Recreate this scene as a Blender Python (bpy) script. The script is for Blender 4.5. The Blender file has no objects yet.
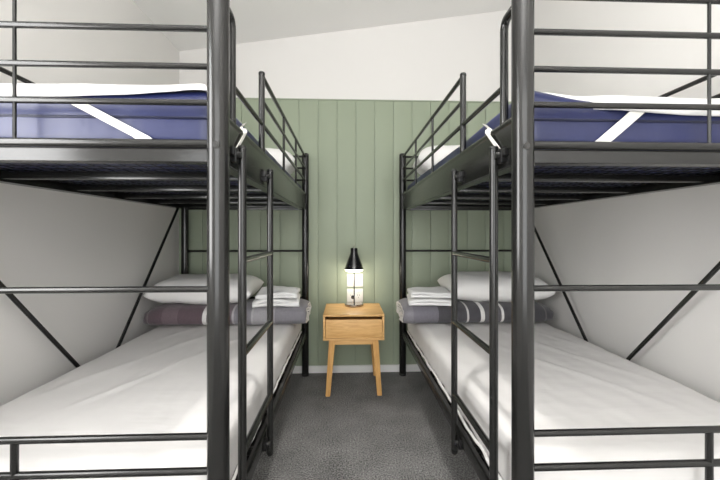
import bpy, bmesh, math, random
from mathutils import Vector, Matrix, noise

random.seed(7)
sc = bpy.context.scene
C = sc.collection
PI = math.pi

# ------------------------------------------------------------------ camera
F_PX, VPX, HOR, EYE = 356.0, 346.0, 233.0, 1.14
cam_d = bpy.data.cameras.new('camera')
cam = bpy.data.objects.new('camera', cam_d)
C.objects.link(cam)
cam_d.sensor_width = 36.0
cam_d.lens = 36.0 * F_PX / 720.0
cam_d.shift_y = -(240.0 - HOR) / 720.0
cam_d.clip_start = 0.05
cam.location = (0, 0, EYE)
cam.rotation_euler = (PI / 2, 0, -math.atan((360.0 - VPX) / F_PX))
sc.camera = cam

# ------------------------------------------------------------------ world, light, exposure
w = bpy.data.worlds.new('daylight'); sc.world = w
w.use_nodes = True
w.node_tree.nodes['Background'].inputs[0].default_value = (0.92, 0.96, 1.0, 1)
w.node_tree.nodes['Background'].inputs[1].default_value = 1.0

def area(name, loc, rot, sx, sy, power, col=(1, 1, 1)):
    l = bpy.data.lights.new(name, 'AREA'); l.shape = 'RECTANGLE'
    l.size, l.size_y, l.energy, l.color = sx, sy, power, col
    o = bpy.data.objects.new(name, l); C.objects.link(o)
    o.location = loc; o.rotation_euler = rot
    return o
# side window daylight, then soft frontal fill from an opening added behind the camera
area('window_daylight', (-1.352, 0.30, 1.58), (0, -PI / 2 - 0.15, 0), 1.25, 0.72, 26, (1.0, 0.99, 0.98))
area('rear_fill', (0.065, -2.27, 1.40), (PI / 2 + 0.06, 0, 0), 2.2, 2.0, 43, (1.0, 0.995, 0.988))

# unseen hanging bar added behind the camera to brighten the ceiling and room
area('fill_uplight', (0.065, -0.85, 2.14), (PI, 0, 0), 1.7, 0.14, 46, (1.0, 0.992, 0.982))
area('fill_downlight', (0.065, -0.85, 2.06), (0, 0, 0), 1.7, 0.14, 9, (1.0, 0.992, 0.982))

vs = sc.view_settings
vs.view_transform = 'Standard'
vs.look = 'None'
vs.gamma = 1.0
vs.use_curve_mapping = False
vs.exposure = 0.55

# ------------------------------------------------------------------ materials
def srgb(r, g, b):
    f = lambda c: (c / 12.92) if c <= 0.04045 else ((c + 0.055) / 1.055) ** 2.4
    return (f(r / 255), f(g / 255), f(b / 255), 1)

def mat(name, col, rough=0.6, spec=0.5, metal=0.0, var=0.0, vscale=6.0, bump=0.0, bscale=200.0,
        stretch=(1, 1, 1), sheen=0.0, coat=0.0, bdist=0.002):
    m = bpy.data.materials.new(name); m.use_nodes = True
    nt = m.node_tree; b = nt.nodes['Principled BSDF']
    b.inputs['Base Color'].default_value = col
    b.inputs['Roughness'].default_value = rough
    b.inputs['Specular IOR Level'].default_value = spec
    b.inputs['Metallic'].default_value = metal
    if sheen: b.inputs['Sheen Weight'].default_value = sheen
    if coat: b.inputs['Coat Weight'].default_value = coat
    tc = nt.nodes.new('ShaderNodeTexCoord')
    mp = nt.nodes.new('ShaderNodeMapping'); mp.inputs['Scale'].default_value = stretch
    nt.links.new(tc.outputs['Object'], mp.inputs[0])
    if var:
        n = nt.nodes.new('ShaderNodeTexNoise'); n.inputs['Scale'].default_value = vscale
        n.inputs['Detail'].default_value = 5
        nt.links.new(mp.outputs[0], n.inputs['Vector'])
        mx = nt.nodes.new('ShaderNodeMix'); mx.data_type = 'RGBA'
        mx.inputs[6].default_value = tuple(min(1, c * (1 - var)) for c in col[:3]) + (1,)
        mx.inputs[7].default_value = tuple(min(1, c * (1 + var)) for c in col[:3]) + (1,)
        nt.links.new(n.outputs['Fac'], mx.inputs[0])
        nt.links.new(mx.outputs[2], b.inputs['Base Color'])
    if bump:
        n2 = nt.nodes.new('ShaderNodeTexNoise'); n2.inputs['Scale'].default_value = bscale
        n2.inputs['Detail'].default_value = 3
        nt.links.new(mp.outputs[0], n2.inputs['Vector'])
        bp = nt.nodes.new('ShaderNodeBump'); bp.inputs['Strength'].default_value = bump
        bp.inputs['Distance'].default_value = bdist
        nt.links.new(n2.outputs['Fac'], bp.inputs['Height'])
        nt.links.new(bp.outputs[0], b.inputs['Normal'])
    return m

M = {}
M['steel'] = mat('gunmetal_powder_coat', srgb(25, 25, 24), 0.21, 0.5, 0.0, 0.03, 30)
M['steel_dark'] = mat('black_hardware', srgb(20, 20, 20), 0.35, 0.4)
M['bolt'] = mat('grey_bolt', srgb(58, 58, 57), 0.35, 0.6, 0.6)
M['wallwhite'] = mat('white_wall_paint', srgb(226, 224, 221), 0.55, 0.35, 0, 0.012, 1.5, 0.04, 150)
M['ceilwhite'] = mat('white_ceiling_paint', srgb(244, 243, 241), 0.7, 0.3, 0, 0.01, 1.2, 0.03, 150)
M['green'] = mat('sage_green_paint', srgb(152, 162, 141), 0.5, 0.4, 0, 0.03, 2.5, 0.04, 120, (1, 1, 0.4))
M['basewhite'] = mat('white_gloss_trim', srgb(226, 226, 224), 0.4, 0.5, 0, 0.01)
M['sheet'] = mat('white_cotton_sheet', srgb(216, 214, 212), 0.85, 0.2, 0, 0.015, 5, 0.28, 7, (0.6, 2.2, 1), bdist=0.012)
M['linen'] = mat('white_pillow_cotton', srgb(232, 231, 229), 0.85, 0.2, 0, 0.01, 8, 0.25, 14, bdist=0.006)
M['towel'] = mat('white_terry_towel', srgb(234, 234, 233), 0.95, 0.1, 0, 0.03, 60, 0.7, 260, bdist=0.003)
M['protector'] = mat('white_quilted_protector', srgb(222, 221, 220), 0.85, 0.2, 0, 0.015, 8, 0.3, 18, bdist=0.006)
M['navy'] = mat('navy_vinyl_cover', srgb(29, 36, 76), 0.36, 0.45, 0, 0.06, 7, 0.3, 12, (1, 1, 0.5), bdist=0.006)
M['navy_pipe'] = mat('navy_piping', srgb(20, 25, 52), 0.4, 0.5)
M['strap'] = mat('white_elastic_strap', srgb(212, 210, 205), 0.8, 0.2, 0, 0.02, 80, 0.2, 400)
M['plastic'] = mat('white_plastic', srgb(218, 218, 214), 0.35, 0.5)
M['plastic_dark'] = mat('grey_socket_slot', srgb(70, 70, 70), 0.5, 0.4)
M['lampblack'] = mat('black_enamel', srgb(26, 26, 27), 0.22, 0.6, 0, coat=0.4)
M['lampinner'] = mat('white_shade_lining', srgb(235, 232, 225), 0.6, 0.3)
M['chrome'] = mat('brushed_nickel', srgb(168, 160, 150), 0.25, 0.5, 0.85)
M['cable'] = mat('black_cable', srgb(36, 36, 36), 0.5, 0.4)

def carpet_mat():
    m = mat('charcoal_loop_carpet', srgb(92, 92, 92), 0.95, 0.1)
    nt = m.node_tree; b = nt.nodes['Principled BSDF']
    tc = nt.nodes['Texture Coordinate']
    n1 = nt.nodes.new('ShaderNodeTexNoise'); n1.inputs['Scale'].default_value = 140; n1.inputs['Detail'].default_value = 4
    n2 = nt.nodes.new('ShaderNodeTexNoise'); n2.inputs['Scale'].default_value = 5; n2.inputs['Detail'].default_value = 3
    vo = nt.nodes.new('ShaderNodeTexVoronoi'); vo.inputs['Scale'].default_value = 170
    for n in (n1, n2, vo): nt.links.new(tc.outputs['Object'], n.inputs['Vector'])
    add = nt.nodes.new('ShaderNodeMath'); add.operation = 'MULTIPLY_ADD'
    add.inputs[1].default_value = 0.22; nt.links.new(n2.outputs['Fac'], add.inputs[0]); nt.links.new(n1.outputs['Fac'], add.inputs[2])
    cr = nt.nodes.new('ShaderNodeValToRGB')
    cr.color_ramp.elements[0].position = 0.40; cr.color_ramp.elements[0].color = srgb(50, 50, 50)
    cr.color_ramp.elements[1].position = 0.82; cr.color_ramp.elements[1].color = srgb(164, 163, 161)
    nt.links.new(add.outputs[0], cr.inputs[0]); nt.links.new(cr.outputs[0], b.inputs['Base Color'])
    bp = nt.nodes.new('ShaderNodeBump'); bp.inputs['Strength'].default_value = 0.8; bp.inputs['Distance'].default_value = 0.004
    nt.links.new(vo.outputs['Distance'], bp.inputs['Height']); nt.links.new(bp.outputs[0], b.inputs['Normal'])
    return m
M['carpet'] = carpet_mat()

def wood_mat(name, c1, c2, stretch):
    m = mat(name, c1, 0.42, 0.4)
    nt = m.node_tree; b = nt.nodes['Principled BSDF']
    mp = nt.nodes['Mapping']; mp.inputs['Scale'].default_value = stretch
    n = nt.nodes.new('ShaderNodeTexNoise'); n.inputs['Scale'].default_value = 9; n.inputs['Detail'].default_value = 8
    n.inputs['Distortion'].default_value = 0.8
    nt.links.new(mp.outputs[0], n.inputs['Vector'])
    cr = nt.nodes.new('ShaderNodeValToRGB')
    cr.color_ramp.elements[0].position = 0.3; cr.color_ramp.elements[0].color = c2
    cr.color_ramp.elements[1].position = 0.7; cr.color_ramp.elements[1].color = c1
    nt.links.new(n.outputs['Fac'], cr.inputs[0]); nt.links.new(cr.outputs[0], b.inputs['Base Color'])
    return m
OAK1, OAK2 = srgb(226, 184, 124), srgb(202, 154, 94)
M['oak_h'] = wood_mat('oak_horizontal_grain', OAK1, OAK2, (1, 6, 9))
M['oak_v'] = wood_mat('oak_vertical_grain', srgb(218, 172, 108), srgb(192, 142, 80), (8, 8, 0.8))

def emit_mat(name, col, s):
    m = bpy.data.materials.new(name); m.use_nodes = True
    b = m.node_tree.nodes['Principled BSDF']
    b.inputs['Base Color'].default_value = (0.9, 0.9, 0.88, 1)
    b.inputs['Emission Color'].default_value = col
    b.inputs['Emission Strength'].default_value = s
    return m
M['bulb'] = emit_mat('lit_bulb', (1, 0.93, 0.80, 1), 7)
M['downlight'] = emit_mat('lit_downlight', (1, 0.97, 0.92, 1), 8)

def glass_mat():
    m = bpy.data.materials.new('window_glass'); m.use_nodes = True
    b = m.node_tree.nodes['Principled BSDF']
    b.inputs['Transmission Weight'].default_value = 1.0
    b.inputs['Roughness'].default_value = 0.02
    b.inputs['Base Color'].default_value = (0.95, 0.98, 0.97, 1)
    return m
M['glass'] = glass_mat()

def blanket_mat(name, stops):
    """woven stripes across the length of the roll (object x in metres)"""
    m = mat(name, srgb(100, 98, 100), 0.9, 0.15, sheen=0.2)
    nt = m.node_tree; b = nt.nodes['Principled BSDF']
    tc = nt.nodes['Texture Coordinate']
    sp = nt.nodes.new('ShaderNodeSeparateXYZ'); nt.links.new(tc.outputs['Object'], sp.inputs[0])
    mr = nt.nodes.new('ShaderNodeMapRange'); mr.inputs[1].default_value = 0.0; mr.inputs[2].default_value = 1.1
    ab = nt.nodes.new('ShaderNodeMath'); ab.operation = 'ABSOLUTE'
    nt.links.new(sp.outputs[0], ab.inputs[0]); nt.links.new(ab.outputs[0], mr.inputs[0])
    cr = nt.nodes.new('ShaderNodeValToRGB'); cr.color_ramp.interpolation = 'CONSTANT'
    el = cr.color_ramp.elements
    el[0].position = 0.0; el[0].color = stops[0][1]
    el[1].position = stops[1][0] / 1.1; el[1].color = stops[1][1]
    for p, c in stops[2:]:
        e = el.new(p / 1.1); e.color = c
    nt.links.new(mr.outputs[0], cr.inputs[0])
    n = nt.nodes.new('ShaderNodeTexNoise'); n.inputs['Scale'].default_value = 160; n.inputs['Detail'].default_value = 3
    nt.links.new(tc.outputs['Object'], n.inputs['Vector'])
    r2 = nt.nodes.new('ShaderNodeMapRange'); r2.inputs[3].default_value = 0.72; r2.inputs[4].default_value = 1.28
    nt.links.new(n.outputs['Fac'], r2.inputs[0])
    mu = nt.nodes.new('ShaderNodeVectorMath'); mu.operation = 'SCALE'
    nt.links.new(cr.outputs[0], mu.inputs[0]); nt.links.new(r2.outputs[0], mu.inputs['Scale'])
    nt.links.new(mu.outputs[0], b.inputs['Base Color'])
    n3 = nt.nodes.new('ShaderNodeTexNoise'); n3.inputs['Scale'].default_value = 22; n3.inputs['Detail'].default_value = 4
    nt.links.new(tc.outputs['Object'], n3.inputs['Vector'])
    bp = nt.nodes.new('ShaderNodeBump'); bp.inputs['Strength'].default_value = 0.4; bp.inputs['Distance'].default_value = 0.01
    nt.links.new(n3.outputs['Fac'], bp.inputs['Height']); nt.links.new(bp.outputs[0], b.inputs['Normal'])
    return m
G1, G2, G3, WH, PU = srgb(92, 90, 94), srgb(124, 122, 128), srgb(74, 73, 77), srgb(216, 214, 212), srgb(98, 84, 90)
M['blanket_purple'] = blanket_mat('striped_mauve_blanket', [(0, G2), (0.19, srgb(150, 148, 152)), (0.33, srgb(164, 162, 164)), (0.342, G2),
    (0.45, srgb(164, 162, 164)), (0.46, srgb(104, 94, 100)), (0.622, WH), (0.645, PU), (0.80, srgb(112, 98, 104)), (0.90, PU), (1.0, srgb(120, 108, 112)), (1.01, srgb(84, 72, 78))])
M['blanket_grey'] = blanket_mat('striped_grey_blanket', [(0, G2), (0.06, srgb(112, 110, 118)), (0.22, G3), (0.405, srgb(190, 188, 187)), (0.417, G3),
    (0.495, WH), (0.522, G1), (0.632, WH), (0.65, G3), (0.93, srgb(110, 108, 110)), (0.942, G3)])

# ------------------------------------------------------------------ mesh helpers
class MB:
    """collects shapes; build() links them as one mesh object"""
    def __init__(s): s.v, s.f, s.mi = [], [], []
    def add(s, vs_, fs, mi=0):
        k = len(s.v); s.v += [tuple(p) for p in vs_]
        s.f += [tuple(i + k for i in f) for f in fs]; s.mi += [mi] * len(fs)
        return s
    def box(s, x0, x1, y0, y1, z0, z1, mi=0, bev=0.0):
        bm = bmesh.new(); bmesh.ops.create_cube(bm, size=1)
        for v in bm.verts:
            v.co = ((x0 + x1) / 2 + v.co.x * (x1 - x0), (y0 + y1) / 2 + v.co.y * (y1 - y0), (z0 + z1) / 2 + v.co.z * (z1 - z0))
        if bev: bmesh.ops.bevel(bm, geom=bm.edges[:], offset=bev, segments=2, profile=0.6, affect='EDGES')
        bm.verts.index_update()
        s.add([v.co[:] for v in bm.verts], [[v.index for v in f.verts] for f in bm.faces], mi); bm.free()
        return s
    def tube(s, pts, r, n=12, mi=0, closed_ends=True):
        pts = [Vector(p) for p in pts]; rings = []
        rr = r if isinstance(r, (list, tuple)) else [r] * len(pts)
        t0 = (pts[1] - pts[0]).normalized()
        up = Vector((0, 0, 1)) if abs(t0.z) < 0.9 else Vector((1, 0, 0))
        side = t0.cross(up).normalized()
        for i, p in enumerate(pts):
            if i == 0: t = t0
            elif i == len(pts) - 1: t = (pts[i] - pts[i - 1]).normalized()
            else: t = ((pts[i] - pts[i - 1]).normalized() + (pts[i + 1] - pts[i]).normalized()).normalized()
            side = (side - t * side.dot(t)).normalized(); b = t.cross(side)
            rings.append([p + (side * math.cos(a) + b * math.sin(a)) * rr[i] for a in [2 * PI * k / n for k in range(n)]])
        vs_ = [q for ring in rings for q in ring]; fs = []
        for i in range(len(pts) - 1):
            for k in range(n):
                a, b2 = i * n + k, i * n + (k + 1) % n
                fs.append((a, b2, b2 + n, a + n))
        if closed_ends:
            fs.append(tuple(range(n))[::-1]); fs.append(tuple((len(pts) - 1) * n + k for k in range(n)))
        return s.add(vs_, fs, mi)
    def lathe(s, prof, c, n=24, mi=0):
        vs_, fs = [], []
        for r, z in prof:
            for k in range(n):
                a = 2 * PI * k / n
                vs_.append((c[0] + r * math.cos(a), c[1] + r * math.sin(a), c[2] + z))
        for i in range(len(prof) - 1):
            for k in range(n):
                a, b = i * n + k, i * n + (k + 1) % n
                fs.append((a, b, b + n, a + n))
        return s.add(vs_, fs, mi)
    def build(s, name, m, parent=None, loc=(0, 0, 0), smooth=True, angle=0.7, recalc=True):
        me = bpy.data.meshes.new(name); me.from_pydata(s.v, [], s.f)
        ms = m if isinstance(m, (list, tuple)) else [m]
        for q in ms: me.materials.append(M[q])
        for p, i in zip(me.polygons, s.mi): p.material_index = i
        if recalc:
            bm = bmesh.new(); bm.from_mesh(me)
            bmesh.ops.remove_doubles(bm, verts=bm.verts[:], dist=1e-6)
            bmesh.ops.recalc_face_normals(bm, faces=bm.faces[:]); bm.to_mesh(me); bm.free()
        if smooth:
            me.shade_smooth()
            if angle: me.set_sharp_from_angle(angle=angle)
        o = bpy.data.objects.new(name, me); C.objects.link(o); o.location = loc
        if parent: o.parent = parent
        return o

def link_mesh(name, me, parent, loc=(0, 0, 0)):
    o = bpy.data.objects.new(name, me); C.objects.link(o); o.parent = parent; o.location = loc
    return o
def tag(o, label, cat, group=None):
    o['label'] = label; o['category'] = cat
    if group: o['group'] = group
    return o
def thing(name, loc, label, cat, group=None, rz=0):
    o = bpy.data.objects.new(name, None); C.objects.link(o)
    o.location = loc; o.rotation_euler = (0, 0, rz); o.empty_display_size = 0.1
    return tag(o, label, cat, group)
def struct(o):
    o['kind'] = 'structure'; return o

# ------------------------------------------------------------------ the room
XL, XR, YF, YB = -1.345, 1.475, 2.92, -2.30
def ceil_z(x): return 2.679 + 0.148 * (x + 0.874)
mb = MB().box(XL - 0.1, XR + 0.1, YB - 0.1, YF + 0.1, -0.12, 0.0)
struct(mb.build('floor', 'carpet', smooth=False))
mb = MB(); a, b = XL - 0.12, XR + 0.12
vs8 = [(x, y, ceil_z(x) + dz) for dz in (0, 0.12) for x in (a, b) for y in (YB - 0.12, YF + 0.12)]
mb.add(vs8, [(0, 1, 3, 2), (4, 6, 7, 5), (0, 4, 5, 1), (2, 3, 7, 6), (0, 2, 6, 4), (1, 5, 7, 3)])
struct(mb.build('ceiling', 'ceilwhite', smooth=False))
# side wall with the window opening
WY0, WY1, WZ0, WZ1 = -0.12, 0.74, 0.92, 2.28
mb = MB(); T = 0.11
for (y0, y1, z0, z1) in ((YB - 0.1, WY0, 0, 2.75), (WY1, YF + 0.1, 0, 2.75), (WY0, WY1, 0, WZ0), (WY0, WY1, WZ1, 2.75)):
    mb.box(XL - T, XL, y0, y1, z0, min(z1, ceil_z(XL)))
struct(mb.build('wall_left', 'wallwhite', smooth=False))
mb = MB().box(XR, XR + T, YB - 0.1, YF + 0.1, 0, ceil_z(XR))
struct(mb.build('wall_right', 'wallwhite', smooth=False))
# rear wall behind the camera, its glazed opening added for frontal fill
mb = MB()
RZ1, RZ0, RX0, RX1 = 2.44, 0.36, -1.06, 1.19
for (x0, x1, z0, z1) in ((XL, RX0, 0, 2.6), (RX1, XR, 0, 2.9), (RX0, RX1, 0, RZ0), (RX0, RX1, RZ1, 2.6)):
    mb.box(x0, x1, YB - T, YB, z0, z1)
struct(mb.build('wall_rear', 'wallwhite', smooth=False))
# far wall: plaster above, sage boards below
mb = MB()
mb.add([(XL, YF + 0.012, 0), (XR, YF + 0.012, 0), (XR, YF + 0.012, ceil_z(XR)), (XL, YF + 0.012, ceil_z(XL)),
        (XL, YF + 0.1, 0), (XR, YF + 0.1, 0), (XR, YF + 0.1, ceil_z(XR)), (XL, YF + 0.1, ceil_z(XL))],
       [(0, 1, 2, 3), (7, 6, 5, 4), (0, 4, 5, 1), (1, 5, 6, 2), (2, 6, 7, 3), (3, 7, 4, 0)])
far_wall = struct(mb.build('wall_far', 'wallwhite', smooth=False))
ZG = 2.232; BW = 0.1545
g0 = 0.082 - 9 * BW - 0.0012
x = g0
board_me = None
while x < XR - 0.01:
    x0, x1 = max(x, XL + 0.001), min(x + BW, XR - 0.001)
    full = (x1 - x0) > BW - 0.002
    if full and board_me:
        link_mesh('wall_board', board_me, far_wall, (x0, 0, 0))
    else:
        o = MB().box(0.0015, x1 - x0 - 0.0015, YF, YF + 0.012, 0.05, ZG - 0.006, bev=0.0035).build('wall_board', 'green', far_wall, (x0, 0, 0), angle=0.4)
        if full: board_me = o.data
    x += BW
MB().box(XL, XR, YF + 0.0085, YF + 0.0125, 0.05, ZG - 0.006).build('groove_backing', 'green', far_wall, smooth=False)
MB().box(XL, XR, YF - 0.004, YF + 0.012, ZG - 0.006, ZG + 0.004, bev=0.002).build('cap_strip', 'green', far_wall, smooth=False)
def baseboard(name, x0, x1, y0, y1):
    return struct(MB().box(x0, x1, y0, y1, 0, 0.058, bev=0.003).build(name, 'basewhite', smooth=False))
baseboard('baseboard_far', XL, XR, YF - 0.014, YF)
baseboard('baseboard_left', XL, XL + 0.012, YB, YF - 0.014)
baseboard('baseboard_right', XR - 0.012, XR, YB, YF - 0.014)
# window in the side wall, just out of view
def window(name, plane, x0, x1, z0, z1, c):
    mbf = MB(); fw = 0.045
    for (a0, a1, b0, b1) in ((x0, x1, z0, z0 + fw), (x0, x1, z1 - fw, z1), (x0, x0 + fw, z0 + fw, z1 - fw), (x1 - fw, x1, z0 + fw, z1 - fw)):
        if plane == 'x': mbf.box(c - 0.03, c + 0.03, a0, a1, b0, b1, bev=0.004)
        else: mbf.box(a0, a1, c - 0.03, c + 0.03, b0, b1, bev=0.004)
    o = struct(mbf.build(name, 'basewhite', smooth=False))
    mid = (x0 + x1) / 2
    if plane == 'x': MB().box(c - 0.02, c + 0.02, mid - 0.02, mid + 0.02, z0 + fw, z1 - fw).build('mullion', 'basewhite', o, smooth=False)
    else: MB().box(mid - 0.02, mid + 0.02, c - 0.02, c + 0.02, z0 + fw, z1 - fw).build('mullion', 'basewhite', o, smooth=False)
    for (p, q) in ((x0 + fw, mid - 0.02), (mid + 0.02, x1 - fw)):
        if plane == 'x': MB().box(c - 0.003, c + 0.003, p, q, z0 + fw, z1 - fw).build('pane', 'glass', o, smooth=False)
        else: MB().box(p, q, c - 0.003, c + 0.003, z0 + fw, z1 - fw).build('pane', 'glass', o, smooth=False)
window('window_1', 'x', WY0, WY1, WZ0, WZ1, XL - 0.07)
window('added_rear_window', 'y', RX0, RX1, RZ0, RZ1, YB - 0.07)  # unseen glazing added behind the camera around the frontal fill light

# ------------------------------------------------------------------ bunk beds
W, LEN = 0.947, 1.945
ZT = 1.752                    # top rail
def bent(p0, corner, p1, rad, n=5):
    p0, c, p1 = Vector(p0), Vector(corner), Vector(p1)
    d0, d1 = (p0 - c).normalized(), (p1 - c).normalized()
    pts = [p0]
    a, b = c + d0 * rad, c + d1 * rad
    for k in range(n + 1):
        t = k / n
        pts.append(a * (1 - t) ** 2 + c * 2 * t * (1 - t) + b * t * t)
    return pts + [p1]

def build_bed(ox, oy, sg, label):
    root = thing('bunk_bed', (ox, oy, 0), label, 'bunk bed', 'metal bunk beds on either side of the aisle')
    S = lambda p: (sg * p[0], p[1], p[2])
    def tube(name, pts, r, parent=root, n=12, m='steel'):
        return MB().tube([S(p) for p in pts], r, n).build(name, m, parent)
    def box(name, x0, x1, y0, y1, z0, z1, m='steel', parent=root, bev=0.002):
        a, b = sorted((sg * x0, sg * x1))
        return MB().box(a, b, y0, y1, z0, z1, bev=bev).build(name, m, parent, angle=0.5)
    PR = 0.0272
    for px in (0, W):
        for py in (0, LEN):
            post = MB().tube([(0, 0, 0.012), (0, 0, ZT + 0.012)], PR, 24).build('post', 'steel', root, S((px, py, 0)))
            MB().lathe([(0.001, 0.014), (PR * 0.8, 0.012), (PR * 1.02, 0.004), (PR * 1.02, -0.006), (PR * 0.9, -0.007)], (0, 0, ZT + 0.012), 24).build('post_cap', 'steel_dark', post)
            MB().lathe([(0.001, 0), (PR * 1.06, 0), (PR * 1.06, 0.016), (PR * 0.98, 0.02)], (0, 0, 0), 24).build('foot_cap', 'steel_dark', post)
            # bolts on the outer end of each post
            oyd = -1 if py == 0 else 1
            for z in (0.305, 1.358):
                xo = -0.004 if px == 0 else 0.004
                bb = MB().tube([(sg * xo, oyd * (PR - 0.004), z), (sg * xo, oyd * (PR + 0.003), z)], 0.0085, 12)
                bb.tube([(sg * xo, oyd * (PR + 0.003), z), (sg * xo, oyd * (PR + 0.005), z)], 0.005, 6)
                bb.build('bolt', 'bolt', post, angle=0.5)
    # end frames
    for py in (0, LEN):
        e = 1 if py == 0 else -1
        for z, r in ((ZT, 0.0085), (1.659, 0.0078), (1.563, 0.0078), (1.471, 0.0078), (1.367, 0.0108), (0.997, 0.0082), (0.623, 0.0088), (0.535, 0.0092)):
            tube('end_rail', [(PR * 0.8, py, z), (W - PR * 0.8, py, z)], r)
        xm = 0.500
        tube('end_spindle', [(xm, py, ZT), (xm, py, 1.371)], 0.0042, n=8)
        tube('end_spindle', [(xm, py, 0.623), (xm, py, 0.33)], 0.0088, n=10)
        y0, y1 = sorted((py + e * 0.004, py + e * 0.034))
        box('end_beam', PR * 0.7, W - PR * 0.7, y0, y1, 1.322, 1.357)
        y0, y1 = sorted((py - e * 0.006, py + e * 0.03))
        box('end_beam', PR * 0.7, W - PR * 0.7, y0, y1, 0.315, 0.352)
    # side beams: pressed channel with a tube along its top edge
    for px, ins in ((0, 1), (W, -1)):
        m2 = MB(); a, b = sorted((sg * (px - 0.006), sg * (px + 0.006)))
        m2.box(a, b, PR * 0.7, LEN - PR * 0.7, 1.325, 1.446, bev=0.003)
        a, b = sorted((sg * px, sg * (px + ins * 0.042)))
        m2.box(a, b, PR * 0.9, LEN - PR * 0.9, 1.325, 1.331)
        beam = m2.build('side_beam', 'steel', root, angle=0.5)
        tube('beam_edge_tube', [(px, PR * 0.8, 1.447), (px, LEN - PR * 0.8, 1.447)], 0.011, beam)
        m2 = MB(); a, b = sorted((sg * (px - 0.012), sg * (px + 0.012)))
        m2.box(a, b, PR * 0.7, LEN - PR * 0.7, 0.318, 0.366, bev=0.006)
        a, b = sorted((sg * px, sg * (px + ins * 0.042)))
        m2.box(a, b, PR * 0.9, LEN - PR * 0.9, 0.318, 0.324)
        m2.build('side_beam', 'steel', root, angle=0.5)
    # cross slats with a wire mesh on them, both decks
    slat_me = None
    for zb, depth in ((1.332, 0.03), (0.326, 0.026)):
        for k in range(6):
            y = 0.36 * k + 0.085 if k == 0 else 0.40 + (k - 1) * 0.352
            if slat_me is None:
                a, b = sorted((sg * 0.008, sg * (W - 0.008)))
                o = MB().box(a, b, -0.014, 0.014, 0, 0.027, bev=0.004).build('cross_slat', 'steel', root, (0, y, zb), angle=0.5)
                slat_me = o.data
            else:
                link_mesh('cross_slat', slat_me, root, (0, y, zb))
        wires = MB()
        for i in range(18):
            xx = 0.05 + i * (W - 0.1) / 17
            wires.tube([S((xx, 0.03, zb + 0.0285)), S((xx, LEN - 0.03, zb + 0.0285))], 0.0016, 5)
        for i in range(38):
            yy = 0.05 + i * (LEN - 0.1) / 37
            wires.tube([S((0.012, yy, zb + 0.0305)), S((W - 0.012, yy, zb + 0.0305))], 0.0014, 5)
        o = wires.build('wire_mesh', 'steel_dark', root); o['kind'] = 'stuff'
    # aisle-side guard: short return at the ladder, long guard to the head end
    YS, YG = 0.108, 0.468
    tube('guard_return', bent((0, PR * 0.5, ZT - 0.004), (0, YS, ZT - 0.004), (0, YS, 1.445), 0.03), 0.0115)
    tube('guard_post', [(0, YG, 1.445), (0, YG, ZT + 0.006)], 0.0118, n=14)
    MB().lathe([(0.001, 0.004), (0.010, 0.003), (0.0125, -0.001), (0.0125, -0.008)], S((0, YG, ZT + 0.006)), 14).build('guard_post_cap', 'steel_dark', root)
    tube('guard_rail', [(0, YG, ZT - 0.004), (0, LEN - PR * 0.5, ZT - 0.004)], 0.009)
    tube('guard_rail', [(0, YG, 1.654), (0, LEN - PR * 0.5, 1.654)], 0.008)
    tube('guard_rail', [(0, YS, 1.561), (0, LEN - PR * 0.5, 1.561)], 0.0085)
    for yy in (0.955, 1.405):
        tube('guard_spindle', [(0, yy, 1.45), (0, yy, ZT - 0.004)], 0.0065, n=8)
    # wall-side guard
    for z in (ZT - 0.008, 1.654, 1.561):
        tube('guard_rail', [(W, PR * 0.5, z), (W, LEN - PR * 0.5, z)], 0.0095)
    for yy in (0.955, 1.405):
        tube('guard_spindle', [(W, yy, 1.45), (W, yy, ZT - 0.004)], 0.0065, n=8)
    # two diagonal braces spreading up from the lower beam on the wall side
    for e in (-1, 1):
        xb = W + 0.0
        tube('wall_brace', [(xb, LEN / 2 + e * 0.012, 0.345), (xb, LEN / 2 + e * 0.87, 1.345)], 0.0092, n=10)
    return root

bedL = build_bed(-0.325, 0.92, -1, 'gunmetal steel bunk bed with a mauve striped blanket on its lower bunk')
bedR = build_bed(0.455, 0.90, 1, 'gunmetal steel bunk bed with a charcoal striped blanket on its lower bunk')

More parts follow.
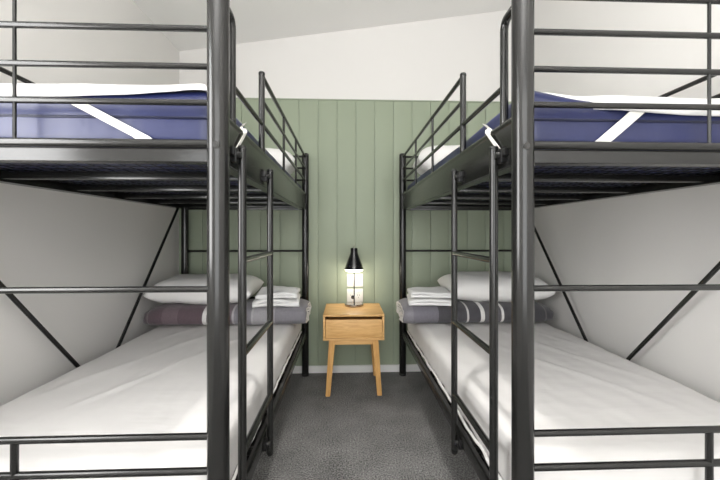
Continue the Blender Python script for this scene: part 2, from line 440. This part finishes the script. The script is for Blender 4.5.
# ------------------------------------------------------------------ ladders hooked on the beds
def build_ladder(ox, oy, sg, label):
    root = thing('bunk_ladder', (ox - sg * 0.027, oy, 0), label, 'ladder', 'ladders hooked on the bunk beds')
    Y0, Y1 = 0.116, 0.492
    ZB, ZTOP = 0.272, 1.388
    for y in (Y0, Y1):
        rail = MB().tube([(0, y, ZB), (0, y, ZTOP)], 0.0122, 16).build('ladder_rail', 'steel', root)
        MB().lathe([(0.001, 0.003), (0.0105, 0.002), (0.0127, -0.002), (0.0127, -0.008)], (0, y, ZTOP), 16).build('end_plug', 'steel_dark', rail)
        MB().lathe([(0.001, -0.004), (0.0105, -0.003), (0.0132, 0.002), (0.0132, 0.012)], (0, y, ZB), 16).build('end_plug', 'steel_dark', rail)
        for z in (1.36, 0.325):
            h = MB().box(*sorted((sg * 0.006, sg * 0.024)), y - 0.036, y - 0.006, z - 0.022, z + 0.018, bev=0.003)
            h.box(*sorted((sg * 0.008, sg * 0.021)), y - 0.052, y - 0.034, z - 0.006, z + 0.016, bev=0.003)
            hk = h.build('ladder_hook', 'steel_dark', rail, angle=0.5)
            MB().tube([(sg * 0.006, y - 0.022, z), (-sg * 0.004, y - 0.022, z)], 0.0085, 12).build('hook_bolt', 'bolt', hk, angle=0.5)
    for z in (1.060, 0.790, 0.505):
        m2 = MB(); n = 12
        ring = [(0.0118 * math.cos(2 * PI * k / n), 0.0095 * math.sin(2 * PI * k / n)) for k in range(n)]
        vs_ = [(p, y, z + q) for y in (Y0, Y1) for p, q in ring]
        m2.add(vs_, [(k, (k + 1) % n, n + (k + 1) % n, n + k) for k in range(n)])
        m2.build('ladder_rung', 'steel', root)
    return root
build_ladder(-0.325, 0.92, -1, 'black tube ladder on the bunk with the mauve striped blanket')
build_ladder(0.455, 0.90, 1, 'black tube ladder on the bunk with the charcoal striped blanket')

# ------------------------------------------------------------------ soft goods
def soft_box(sx, sy, sz, r, nx, ny, nz, disp=None):
    """rounded box of quads centred in x/y, base at z = 0"""
    mb_ = MB()
    def grid(o, u, v, nu, nv):
        vs_, fs = [], []
        for j in range(nv + 1):
            for i in range(nu + 1):
                vs_.append(o + u * (i / nu) + v * (j / nv))
        for j in range(nv):
            for i in range(nu):
                a = j * (nu + 1) + i
                fs.append((a, a + 1, a + nu + 2, a + nu + 1))
        mb_.add(vs_, fs)
    X, Y, Z = Vector((2, 0, 0)), Vector((0, 2, 0)), Vector((0, 0, 2))
    o = Vector((-1, -1, -1))
    grid(o, X, Y, nx, ny); grid(o + Z, X, Y, nx, ny)
    grid(o, X, Z, nx, nz); grid(o + Y, X, Z, nx, nz)
    grid(o, Y, Z, ny, nz); grid(o + X, Y, Z, ny, nz)
    h = Vector((sx / 2, sy / 2, sz / 2)); rr = Vector((min(r, h.x), min(r, h.y), min(r, h.z)))
    out = []
    def warp(t, hh, rd):   # bunch grid lines towards the rounded edge
        k = 1 - rd / hh
        return hh * (t if abs(t) < 0.999 else math.copysign(1, t))
    for p in mb_.v:
        q = Vector((p[0] * h.x, p[1] * h.y, p[2] * h.z))
        c = Vector([max(-(h[i] - rr[i]), min(h[i] - rr[i], q[i])) for i in range(3)])
        d = Vector([(q[i] - c[i]) / rr[i] for i in range(3)])
        L = d.length
        if L > 1e-6:
            m_ = max(abs(d[0]), abs(d[1]), abs(d[2]))
            d = d / L * m_
        q = Vector([c[i] + d[i] * rr[i] for i in range(3)])
        q.z += h.z
        out.append(q)
    if disp: out = [q + disp(q) for q in out]
    mb_.v = [tuple(q) for q in out]
    return mb_

def fb(p, s, seed):
    return noise.noise(Vector((p[0] * s + seed, p[1] * s - seed * 0.7, p[2] * s + 3.1 * seed)))

def ribbon(pts, wvec, th=0.002):
    """flat strap along pts with width vector(s)"""
    mb_ = MB(); vs_ = []
    P = [Vector(p) for p in pts]
    Wv = [Vector(w_) for w_ in (wvec if isinstance(wvec[0], (tuple, list)) else [wvec] * len(P))]
    for i, p in enumerate(P):
        t = (P[min(i + 1, len(P) - 1)] - P[max(i - 1, 0)]).normalized()
        nn = t.cross(Wv[i].normalized()).normalized() * th
        vs_ += [p - Wv[i] / 2 - nn / 2, p + Wv[i] / 2 - nn / 2, p + Wv[i] / 2 + nn / 2, p - Wv[i] / 2 + nn / 2]
    fs = []
    for i in range(len(P) - 1):
        for k in range(4):
            fs.append((i * 4 + k, i * 4 + (k + 1) % 4, i * 4 + 4 + (k + 1) % 4, i * 4 + 4 + k))
    k = (len(P) - 1) * 4
    fs += [(3, 2, 1, 0), (k, k + 1, k + 2, k + 3)]
    return mb_.add(vs_, fs)

MX0, MX1, MY0, MY1 = 0.022, W - 0.022, 0.036, LEN - 0.036
MW, ML = MX1 - MX0, MY1 - MY0
MCX, MCY = (MX0 + MX1) / 2, (MY0 + MY1) / 2

def lower_mattress(ox, oy, sg, label, seed):
    Z0, HT = 0.3565 + 0.0015, 0.175
    root = thing('mattress', (ox + sg * MCX, oy + MCY, Z0), label, 'mattress', 'lower bunk mattresses')
    def disp(q):
        top = max(0.0, min(1.0, (q.z - 0.05) / 0.1))
        d = 0.006 * fb((q.x, q.y * 0.6, q.z), 4.2, seed) * top + 0.003 * fb((q.x * 1.6, q.y * 0.7, q.z), 12, seed + 2) * top
        # long soft creases fanning from the head end
        u = q.x * 1.0 + q.y * 0.42 * sg
        cr = 0.0
        for c0, wd, amp in ((-0.10, 0.016, 0.007), (0.13, 0.02, 0.006), (0.33, 0.014, 0.005)):
            cr += amp * math.exp(-((u - c0 * sg - 0.03 * fb((q.x, q.y, 0), 2.0, seed)) / wd) ** 2)
        fade = max(0.0, min(1.0, (0.75 - abs(q.y)) / 0.3)) * max(0.0, min(1.0, (MW / 2 - 0.06 - abs(q.x)) / 0.12))
        # vertical gathers along the skirt
        side = (1 - top)
        gx = 0.006 * fb((q.x * 9, q.y * 9, q.z * 0.8), 1.6, seed + 5) * min(1, side + 0.25)
        nx = math.copysign(1, q.x) if abs(q.x) > MW / 2 - 0.03 else 0
        ny = math.copysign(1, q.y) if abs(q.y) > ML / 2 - 0.03 else 0
        return Vector((nx * (gx - 0.002), ny * (gx - 0.004) * 0.5, d + cr * fade * top))
    body = soft_box(MW, ML, HT, 0.045, 60, 110, 12, disp).build('fitted_sheet', 'sheet', root, angle=None)
    # bunched hem of the sheet along the aisle side
    hem = []; n = 90
    for k in range(n + 1):
        y = -ML / 2 + 0.05 + (ML - 0.10) * k / n
        hem.append((-sg * (MW / 2 - 0.002 + 0.004 * fb((y * 5, 0, 0), 3, seed)), y, 0.018 + 0.010 * fb((0, y * 4, 0), 2.5, seed + 1)))
    MB().tube(hem, [0.006 + 0.0025 * fb((0, y[1] * 12, 1), 1.5, seed) for y in hem], 8).build('sheet_hem', 'sheet', root, angle=None)
    return root, Z0 + HT
_, ZLM = lower_mattress(-0.325, 0.92, -1, 'lower mattress in a white fitted sheet beneath the mauve striped blanket', 1.3)
lower_mattress(0.455, 0.90, 1, 'lower mattress in a creased white fitted sheet beneath the charcoal striped blanket', 4.7)

UZ0, UHT = 1.3645, 0.158
def crown(x, y, sg, dip):
    """height offset of the upper mattress top: aisle corner at the foot end stands proud"""
    s_ = (x * sg + MW / 2) / MW
    near = max(0, 1 - (y + ML / 2) / 0.55)
    k = min(1, max(0, s_ / 0.22)); k = k * k * (3 - 2 * k)
    return near * dip * (0.45 - k)
def upper_mattress(ox, oy, sg, label, plabel, seed, dip, inset, reach, rd, sx0, sx1):
    root = thing('mattress', (ox + sg * MCX, oy + MCY, UZ0), label, 'mattress', 'navy mattresses on the upper bunks')
    def disp(q):
        ny = math.copysign(1, q.y) if abs(q.y) > ML / 2 - 0.01 else 0
        nx = math.copysign(1, q.x) if abs(q.x) > MW / 2 - 0.01 else 0
        g = 0.003 * fb((q.x * 3, q.y * 3, q.z * 6), 3, seed)
        return Vector((nx * (g - 0.003), ny * (g - 0.003), (0.003 * fb(q, 3, seed) if q.z > 0.1 else 0) + crown(q.x, q.y, sg, dip) * (q.z / UHT) ** 2))
    soft_box(MW, ML, UHT, 0.03, 40, 70, 10, disp).build('cover', 'navy', root, angle=None)
    for z in (0.012, 0.080):
        pts = []; r = 0.03; hx, hy = MW / 2 - 0.001, ML / 2 - 0.001
        for cx, cy, a0 in ((hx - r, hy - r, 0), (-hx + r, hy - r, 90), (-hx + r, -hy + r, 180), (hx - r, -hy + r, 270)):
            for k in range(5):
                a = math.radians(a0 + 22.5 * k)
                pts.append((cx + r * math.cos(a), cy + r * math.sin(a), z + 0.0015 * fb((cx, cy, k), 2, seed)))
        pts.append(pts[0])
        MB().tube(pts, 0.0035, 6).build('piping', 'navy_pipe', root)
    # white protector lying over it, elastic straps across the corners
    p = thing('mattress_protector', (ox + sg * MCX, oy + MCY, UZ0), plabel, 'mattress protector', 'white protectors on the upper mattresses')
    NX, NY = 56, 100
    hx, hy = MW / 2 + 0.002, ML / 2 + 0.002
    def topz(x, y):
        e = min(hx - abs(x), hy - abs(y))
        fall = 0 if e > rd else rd - math.sqrt(max(0, rd * rd - (rd - e) ** 2))
        puff = 0.012 * min(1, max(0, e / 0.07))
        t = (x * -sg + hx) / (2 * hx)                         # 0 wall side, 1 aisle side
        sag = -dip * (0.5 - 0.5 * math.cos(2 * PI * min(1, max(0, (1 - t) * 1.05)))) * max(0, 1 - (y + hy) / 0.5)
        return UHT + 0.005 + puff + crown(x, y, sg, dip) - fall + 0.006 * fb((x * 2, y * 1.4, 0), 2.4, seed) + 0.003 * fb((x, y, 0), 11, seed)
    m2 = MB(); vs_ = []; fs = []
    def ex(i, n, h):                      # denser at the rim
        t = 2 * i / n - 1
        return h * math.sin(t * PI / 2) * 0.35 + h * t * 0.65
    for j in range(NY + 1):
        for i in range(NX + 1):
            x, y = ex(i, NX, hx), ex(j, NY, hy)
            zt = topz(x, y)
            s_ = (x * sg + hx) / (2 * hx)
            if y < -hy + 0.2: y += inset * max(0, 1 - s_ / reach) * (1 - (y + hy) / 0.2)
            if s_ < 0.12: x += sg * 0.026 * (1 - s_ / 0.12)
            vs_.append((x, y, zt))
    for j in range(NY):
        for i in range(NX):
            a = j * (NX + 1) + i; fs.append((a, a + 1, a + NX + 2, a + NX + 1))
    rim = [i for i in range(NX)] + [j * (NX + 1) + NX for j in range(NY)] + [NY * (NX + 1) + i for i in range(NX, 0, -1)] + [j * (NX + 1) for j in range(NY, 0, -1)]
    base = len(vs_); n = len(rim); ROWS = 3
    for r_ in range(1, ROWS + 1):
        for q in rim:
            x, y, z = vs_[q]
            if y < -hy + 0.05:           # foot end: hem dips away from the aisle corner
                t = (x * sg + hx) / (2 * hx)
                t = (t if sg > 0 else t)
                s_ = (x * sg + hx) / (2 * hx)
                hem = 0.002 + 0.018 * min(1, max(0, (s_ - 0.08) / 0.32))
            else: hem = 0.005 + 0.003 * fb((x, y, 0), 5, seed)
            hem += 0.004 * fb((x * 4, y * 4, 0), 2.2, seed + 3)
            vs_.append((x * 1.003, y * 1.0015, z - max(0.004, hem) * r_ / ROWS))
    for r_ in range(ROWS):
        for k in range(n):
            a = rim[k] if r_ == 0 else base + (r_ - 1) * n + k
            b = rim[(k + 1) % n] if r_ == 0 else base + (r_ - 1) * n + (k + 1) % n
            c, d = base + r_ * n + (k + 1) % n, base + r_ * n + k
            fs.append((a, d, c, b))
    m2.add(vs_, fs)
    o = m2.build('quilted_top', 'protector', p, angle=None)
    so = o.modifiers.new('thickness', 'SOLIDIFY'); so.thickness = 0.004; so.offset = 1
    L = lambda x, y, z: (sg * (x - MCX), y - MCY, z - UZ0)
    ribbon([L(sx0, MY0 - 0.004, 1.487), L((sx0 + sx1) / 2, MY0 - 0.0045, 1.44), L(sx1, MY0 - 0.004, 1.393), L(sx1 - 0.03, MY0 - 0.002, 1.3705)], (sg * 0.044, 0, 0.0)).build('elastic_strap', 'strap', p)
    ribbon([L(0.017, 0.30, 1.512), L(0.016, 0.25, 1.482), L(0.006, 0.222, 1.468), L(-0.0085, 0.203, 1.4615), L(-0.0155, 0.188, 1.447), L(-0.0145, 0.155, 1.418), L(-0.012, 0.125, 1.390)],
           (0, 0.038, 0.016)).build('elastic_strap', 'strap', p)
    return root
upper_mattress(-0.325, 0.92, -1, 'navy vinyl mattress on the upper bunk above the mauve striped blanket',
               'white mattress protector with elastic strap on the bunk above the mauve blanket', 2.1, 0.004, 0.0, 0.46, 0.013, 0.39, 0.212)
upper_mattress(0.455, 0.90, 1, 'navy vinyl mattress on the upper bunk above the charcoal striped blanket',
               'white mattress protector with elastic strap on the bunk above the charcoal blanket', 6.4, 0.03, 0.045, 0.28, 0.028, 0.355, 0.245)

def pillow(sx, sy, sz, loc, rot, label, seed, pinch=0.10, group=None, n=36):
    m2 = MB(); vs_ = []; fs = []
    for side in (1, -1):
        base = len(vs_)
        for j in range(n + 1):
            for i in range(n + 1):
                u, v = 2 * i / n - 1, 2 * j / n - 1
                u, v = math.sin(u * PI / 2) * 0.5 + u * 0.5, math.sin(v * PI / 2) * 0.5 + v * 0.5
                ku, kv = 1 - pinch * v * v * (1 - 0.35 * abs(u)), 1 - pinch * u * u * (1 - 0.35 * abs(v))
                x, y = u * sx / 2 * (1 - pinch * 0.6 * (1 - v * v)) * 1.0, v * sy / 2 * (1 - pinch * 0.6 * (1 - u * u))
                th = (max(0, 1 - abs(u) ** 6) * max(0, 1 - abs(v) ** 3)) ** 0.45
                z = side * th * sz / 2
                wr = 0.010 * fb((x * 1.3, y, side), 5, seed) + 0.005 * fb((x, y, side), 13, seed)
                z += wr * min(1, th * 2) - 0.03 * sz * 0
                vs_.append((x, y, z + sz / 2))
        for j in range(n):
            for i in range(n):
                a = base + j * (n + 1) + i
                fs.append((a, a + 1, a + n + 2, a + n + 1) if side > 0 else (a, a + n + 1, a + n + 2, a + 1))
    m2.add(vs_, fs)
    root = thing('pillow', loc, label, 'pillow', group)
    root.rotation_euler = rot
    body = m2.build('pillowcase', 'linen', root, angle=None)
    return root

# ---- rolled striped blankets
def blanket_roll(x0, x1, y0, y1, z0, ht, sg, m, label, seed):
    """a blanket rolled flat: a spiral sheet, aisle end at local x = 0"""
    root = thing('rolled_blanket', (x0 if sg > 0 else x1, (y0 + y1) / 2, z0), label, 'blanket', 'rolled blankets on the lower bunks')
    length, dp = x1 - x0, y1 - y0
    turns, NT, NL = 3.0, 120, 44
    th = 0.017
    def sect(a, s):                   # superellipse section scaled inward by s
        e = 0.62
        c, si = math.cos(a), math.sin(a)
        hy, hz = dp / 2 - s, ht / 2 - s * 0.98
        return (hy * math.copysign(abs(c) ** e, c), hz * math.copysign(abs(si) ** 0.75, si))
    prof_o, prof_i = [], []
    for k in range(NT + 1):
        t = k / NT; a = -PI * 0.5 - t * turns * 2 * PI
        s = 0.002 + t * turns * 0.0225
        prof_o.append(sect(a, s)); prof_i.append(sect(a, s + th))
    m2 = MB()
    for prof, mi in ((prof_o, 0), (prof_i, 1)):
        vs_, fs = [], []
        for i in range(NL + 1):
            tx = i / NL; lx = length * tx
            e = min(tx, 1 - tx) * length
            sc_ = 1 - (0.16 if tx < 0.5 else 0.34) * max(0, 1 - e / (0.09 if tx < 0.5 else 0.15)) ** 2          # softened ends
            for k, (yy, zz) in enumerate(prof):
                wob = 1 + 0.05 * fb((lx * 3, yy * 5, zz * 5), 2.2, seed)
                dx = 0.012 * fb((0, yy * 9, zz * 9), 2, seed + 1) if i in (0, NL) else 0
                vs_.append((sg * (lx + dx), yy * sc_ * wob, ht / 2 + zz * sc_ * wob * (1 + 0.04 * fb((lx * 2, 0, 0), 2.5, seed + 2)) - (1 - sc_) * ht * 0.45))
        n = NT + 1
        for i in range(NL):
            for k in range(NT):
                a = i * n + k; fs.append((a, a + 1, a + n + 1, a + n))
        m2.add(vs_, fs, mi)
    # close the sheet's thickness at both ends
    n = NT + 1; off = n * (NL + 1)
    for i in (0, NL):
        for k in range(NT):
            a = i * n + k; m2.f.append((a, a + 1, a + 1 + off, a + off)); m2.mi.append(1)
    for k in (0, NT):
        for i in range(NL):
            a = i * n + k; m2.f.append((a, a + n, a + n + off, a + off)); m2.mi.append(0)
    m2.build('blanket_cloth', [m, 'linen'], root, angle=None, recalc=True)
    return root
RZ = ZLM + 0.001
blanket_roll(-1.318, -0.262, 2.285, 2.72, RZ - 0.006, 0.152, -1, 'blanket_purple', 'rolled mauve and grey striped blanket across the head of the lower bunk', 3.0)
blanket_roll(0.378, 1.405, 2.275, 2.71, RZ - 0.006, 0.152, 1, 'blanket_grey', 'rolled charcoal striped blanket with thin white lines across the lower bunk', 8.0)

TZ = RZ + 0.136
pillow(0.67, 0.42, 0.175, (-0.955, 2.53, TZ - 0.004), (0.05, 0, 0.02), 'plump white pillow lying on the rolled mauve blanket', 1.1, 0.08, 'pillows on the lower bunks')
pillow(0.70, 0.42, 0.185, (1.05, 2.53, TZ - 0.004), (0.06, 0, -0.03), 'plump white pillow lying on the rolled charcoal blanket', 5.1, 0.08, 'pillows on the lower bunks')
pillow(0.62, 0.42, 0.19, (-0.665, 2.52, UZ0 + UHT + 0.014), (0.05, 0.0, 0.12), 'white pillow at the head of the upper bunk above the mauve blanket', 2.6, 0.12, 'pillows on the upper bunks')
pillow(0.66, 0.46, 0.21, (0.815, 2.48, UZ0 + UHT + 0.014), (0.05, 0.0, -0.10), 'white pillow at the head of the upper bunk above the charcoal blanket', 9.2, 0.12, 'pillows on the upper bunks')

# ---- folded towels: one strip folded back and forth
def towel(sx, sy, layers, lt, loc, rz, label, seed):
    root = thing('folded_towel', loc, label, 'towel', 'folded towels on the blankets', rz)
    root.rotation_euler = (0.10, 0, rz)
    m2 = MB(); NX = 18
    path = []
    for l in range(layers):
        z = lt * (l + 0.5); rng = [k / 14 for k in range(15)]
        ys = [(-1 + 2 * t) for t in rng] if l % 2 == 0 else [(1 - 2 * t) for t in rng]
        path += [(yy * (sy / 2 - lt / 2), z) for yy in ys]
        if l < layers - 1:
            e = 1 if l % 2 == 0 else -1
            for a in (-45, 0, 45):
                path.append((e * (sy / 2 - lt / 2 + lt * 0.5 * math.cos(math.radians(a))), lt * (l + 1) + lt * 0.5 * math.sin(math.radians(a))))
    vs_, fs = [], []; n = len(path)
    for i in range(NX + 1):
        t = 2 * i / NX - 1
        for k, (yy, zz) in enumerate(path):
            l = zz / (layers * lt)
            xx = t * sx / 2 * (1 - 0.05 * l + 0.02 * fb((l * 6, yy * 4, 0), 2, seed))
            droop = 0.0
            up = 0.020 * l * fb((xx, yy, 0), 8, seed) + 0.006 * l * fb((xx, yy, 0), 22, seed) - 0.016 * l * abs(t) ** 4 - 0.010 * l * abs(yy / (sy / 2)) ** 4
            vs_.append((xx + 0.010 * fb((0, 0, l * 5), 2, seed), yy * (1 - 0.03 * abs(t) ** 4), zz + up))
    for i in range(NX):
        for k in range(n - 1):
            a = i * n + k; fs.append((a, a + 1, a + n + 1, a + n))
    m2.add(vs_, fs)
    o = m2.build('terry_cloth', 'towel', root, angle=None)
    so = o.modifiers.new('thickness', 'SOLIDIFY'); so.thickness = lt * 0.82; so.offset = 0
    return root
towel(0.30, 0.24, 2, 0.021, (-0.462, 2.43, TZ + 0.004), 0.10, 'white bath towel folded on the mauve striped blanket, under a smaller towel', 1.0)
towel(0.27, 0.21, 2, 0.020, (-0.455, 2.43, TZ + 0.054), 0.02, 'smaller white towel folded on top of the bath towel on the mauve blanket', 3.0)
towel(0.32, 0.24, 2, 0.020, (0.580, 2.42, TZ + 0.004), -0.12, 'white bath towel folded on the charcoal striped blanket, under a smaller towel', 5.0)
towel(0.28, 0.21, 2, 0.018, (0.572, 2.42, TZ + 0.052), -0.04, 'smaller white towel folded on top of the bath towel on the charcoal blanket', 7.0)

# ------------------------------------------------------------------ nightstand
NX_, NY0, NY1 = 0.0545, 2.475, 2.875
ns = thing('nightstand', (NX_, (NY0 + NY1) / 2, 0), 'small oak nightstand with one drawer and splayed legs against the green wall', 'nightstand')
hd = (NY1 - NY0) / 2
HW, ZB_, ZTp, PT = 0.2135, 0.392, 0.572, 0.014
def nb(name, x0, x1, y0, y1, z0, z1, m, par=ns, bev=0.002):
    return MB().box(x0, x1, y0, y1, z0, z1, bev=bev).build(name, m, par, angle=0.5)
nb('top_panel', -HW, HW, -hd, hd, ZTp - PT, ZTp, 'oak_h')
nb('bottom_panel', -HW, HW, -hd, hd, ZB_, ZB_ + PT, 'oak_h')
nb('side_panel', -HW, -HW + PT, -hd, hd, ZB_ + PT, ZTp - PT, 'oak_h')
nb('side_panel', HW - PT, HW, -hd, hd, ZB_ + PT, ZTp - PT, 'oak_h')
nb('back_panel', -HW + PT, HW - PT, hd - 0.008, hd, ZB_ + PT, ZTp - PT, 'oak_h')
dr = nb('drawer', -HW + PT + 0.003, HW - PT - 0.003, -hd + 0.004, -hd + 0.022, ZB_ + PT + 0.003, ZTp - PT - 0.022, 'oak_h')
nb('drawer_box', -HW + PT + 0.012, HW - PT - 0.012, -hd + 0.022, hd - 0.05, ZB_ + PT + 0.006, ZTp - PT - 0.04, 'oak_h', dr)
# apron and splayed, tapering legs
nb('apron', -0.135, 0.135, -hd + 0.024, -hd + 0.042, ZB_ - 0.036, ZB_, 'oak_h')
nb('apron', -0.135, 0.135, hd - 0.052, hd - 0.034, ZB_ - 0.036, ZB_, 'oak_h')
for e in (-1, 1):
    nb('apron', *sorted((e * 0.128, e * 0.146)), -hd + 0.04, hd - 0.05, ZB_ - 0.036, ZB_, 'oak_v')
for ex_ in (-1, 1):
    for ey, yt in ((-1, -hd + 0.033), (1, hd - 0.045)):
        tx, bx = ex_ * 0.152, ex_ * 0.181
        by = yt + ey * 0.012
        a, b = 0.021, 0.0165
        vs_ = [(tx + i * a, yt + j * a * 0.8, ZB_) for i, j in ((-1, -1), (1, -1), (1, 1), (-1, 1))] + \
              [(bx + i * b, by + j * b * 0.8, 0.0) for i, j in ((-1, -1), (1, -1), (1, 1), (-1, 1))]
        bm = bmesh.new(); vv = [bm.verts.new(p) for p in vs_]
        for f in ((0, 1, 2, 3), (7, 6, 5, 4), (0, 4, 5, 1), (1, 5, 6, 2), (2, 6, 7, 3), (3, 7, 4, 0)): bm.faces.new([vv[i] for i in f])
        bmesh.ops.bevel(bm, geom=bm.edges[:], offset=0.003, segments=2, affect='EDGES'); bm.verts.index_update()
        MB().add([v.co[:] for v in bm.verts], [[v.index for v in f.verts] for f in bm.faces]).build('leg', 'oak_v', ns, angle=0.5)
        bm.free()

# ------------------------------------------------------------------ table lamp
LX, LY, LZ = 0.063, 2.785, ZTp
lamp = thing('table_lamp', (LX, LY, LZ), 'black bottle-shaped lamp, lit, on a round base on the nightstand', 'lamp')
MB().lathe([(0.001, 0), (0.070, 0), (0.074, 0.004), (0.074, 0.013), (0.070, 0.018), (0.02, 0.020), (0.001, 0.020)], (0, 0, 0), 40).build('base', 'chrome', lamp, angle=0.6)
st = MB().tube([(0, -0.045, 0.018), (0, -0.045, 0.24), (0, -0.03, 0.285), (0, 0, 0.31), (0, 0, 0.40)], 0.0045, 10).build('stem', 'lampblack', lamp)
sw = MB().lathe([(0.001, 0.014), (0.010, 0.012), (0.0145, 0.004), (0.0145, -0.006), (0.010, -0.012), (0.001, -0.014)], (-0.010, -0.048, 0.075), 16).build('switch_knob', 'lampblack', st)
zb = 0.288
prof = [(0.073, 0.0), (0.067, 0.018), (0.058, 0.045), (0.046, 0.078), (0.036, 0.103), (0.030, 0.120), (0.028, 0.130), (0.0275, 0.158), (0.025, 0.163), (0.010, 0.165), (0.001, 0.165)]
inner = [(r - 0.003 if r > 0.02 else r, z - 0.003 if z > 0.1 else z) for r, z in prof]
sh = MB().lathe([(r, z + zb) for r, z in prof], (0, 0, 0), 40)
shade = sh.build('lamp_shade', 'lampblack', lamp, angle=0.8)
MB().lathe([(r, z + zb + 0.0) for r, z in inner[:-3]], (0, 0, 0), 40).build('shade_lining', 'lampinner', shade, angle=None)
MB().lathe([(0.0725, 0.0), (0.0745, 0.002), (0.0745, -0.002), (0.070, -0.003), (0.0695, 0.0)], (0, 0, zb), 40).build('shade_rim', 'lampblack', shade)
MB().tube([(0, 0, zb + 0.165), (0, 0, zb + 0.182)], [0.004, 0.0025], 8).build('finial', 'chrome', shade)
bulb = MB().lathe([(0.018, 0.06), (0.026, 0.045), (0.047, 0.022), (0.065, 0.004), (0.070, -0.004), (0.066, -0.014), (0.050, -0.021), (0.025, -0.025), (0.001, -0.026)], (0, 0, zb), 28).build('bulb', 'bulb', lamp, angle=None)
ld = bpy.data.lights.new('lamp_glow', 'POINT'); ld.energy = 0.65; ld.color = (1.0, 0.9, 0.74); ld.shadow_soft_size = 0.035
lo = bpy.data.objects.new('lamp_glow', ld); C.objects.link(lo); lo.location = (LX, LY - 0.02, LZ + zb - 0.06)
# supply cable down the back of the nightstand
# ------------------------------------------------------------------ wall sockets
def socket(x0, x1, z0, z1, label):
    root = thing('wall_socket', ((x0 + x1) / 2, YF, (z0 + z1) / 2), label, 'socket')
    hx, hz = (x1 - x0) / 2, (z1 - z0) / 2
    MB().box(-hx, hx, -0.009, 0.0, -hz, hz, bev=0.003).build('face_plate', 'plastic', root, angle=0.5)
    for sx_ in (-0.029, 0.029):
        MB().box(sx_ - 0.010, sx_ + 0.010, -0.013, -0.008, 0.022, 0.040, bev=0.002).build('rocker', 'plastic', root, angle=0.5)
        slots = MB()
        for dx, dz in ((-0.008, 0.002), (0.008, 0.002), (0, -0.016)):
            slots.box(sx_ + dx - 0.0015, sx_ + dx + 0.0015, -0.0095, -0.008, dz - 0.005, dz + 0.005)
        slots.build('pin_slots', 'plastic_dark', root, smooth=False)
    return root
socket(0.008, 0.139, 0.700, 0.806, 'upper white double power socket on the green wall behind the lamp')
socket(0.008, 0.139, 0.576, 0.684, 'lower white double power socket on the green wall behind the lamp')

# ------------------------------------------------------------------ recessed downlight over the aisle (above the frame)
dx_, dy_ = 0.065, 1.02
dz_ = ceil_z(dx_)
dl = thing('ceiling_downlight', (dx_, dy_, dz_), 'round white recessed downlight in the ceiling over the aisle', 'downlight')
dl.rotation_euler = (0, -math.atan(0.148), 0)
MB().lathe([(0.052, 0.0), (0.070, -0.001), (0.070, -0.005), (0.062, -0.008), (0.052, -0.006)], (0, 0, 0), 32).build('trim_ring', 'basewhite', dl)
MB().lathe([(0.001, -0.002), (0.052, -0.002)], (0, 0, 0), 32).build('lens', 'downlight', dl)
sd = bpy.data.lights.new('downlight_beam', 'SPOT'); sd.energy = 58; sd.spot_size = math.radians(56); sd.spot_blend = 0.35
sd.color = (1, 0.97, 0.93); sd.shadow_soft_size = 0.04
so_ = bpy.data.objects.new('downlight_beam', sd); C.objects.link(so_); so_.location = (dx_, dy_, dz_ - 0.03)

# ------------------------------------------------------------------ body of the added fill bar, unseen behind the camera
pz = 2.10
pd = thing('added_fill_bar', (0.065, -0.85, pz), 'long white fill light bar, added out of view and hung from the ceiling', 'added fill light')
MB().box(-0.9, 0.9, -0.085, 0.085, -0.03, 0.03, bev=0.006).build('housing', 'basewhite', pd, angle=0.5)
for ex_ in (-0.7, 0.7):
    MB().tube([(ex_, 0, 0.03), (ex_, 0, ceil_z(0.065 + ex_) - pz)], 0.003, 8).build('suspension_wire', 'steel_dark', pd)
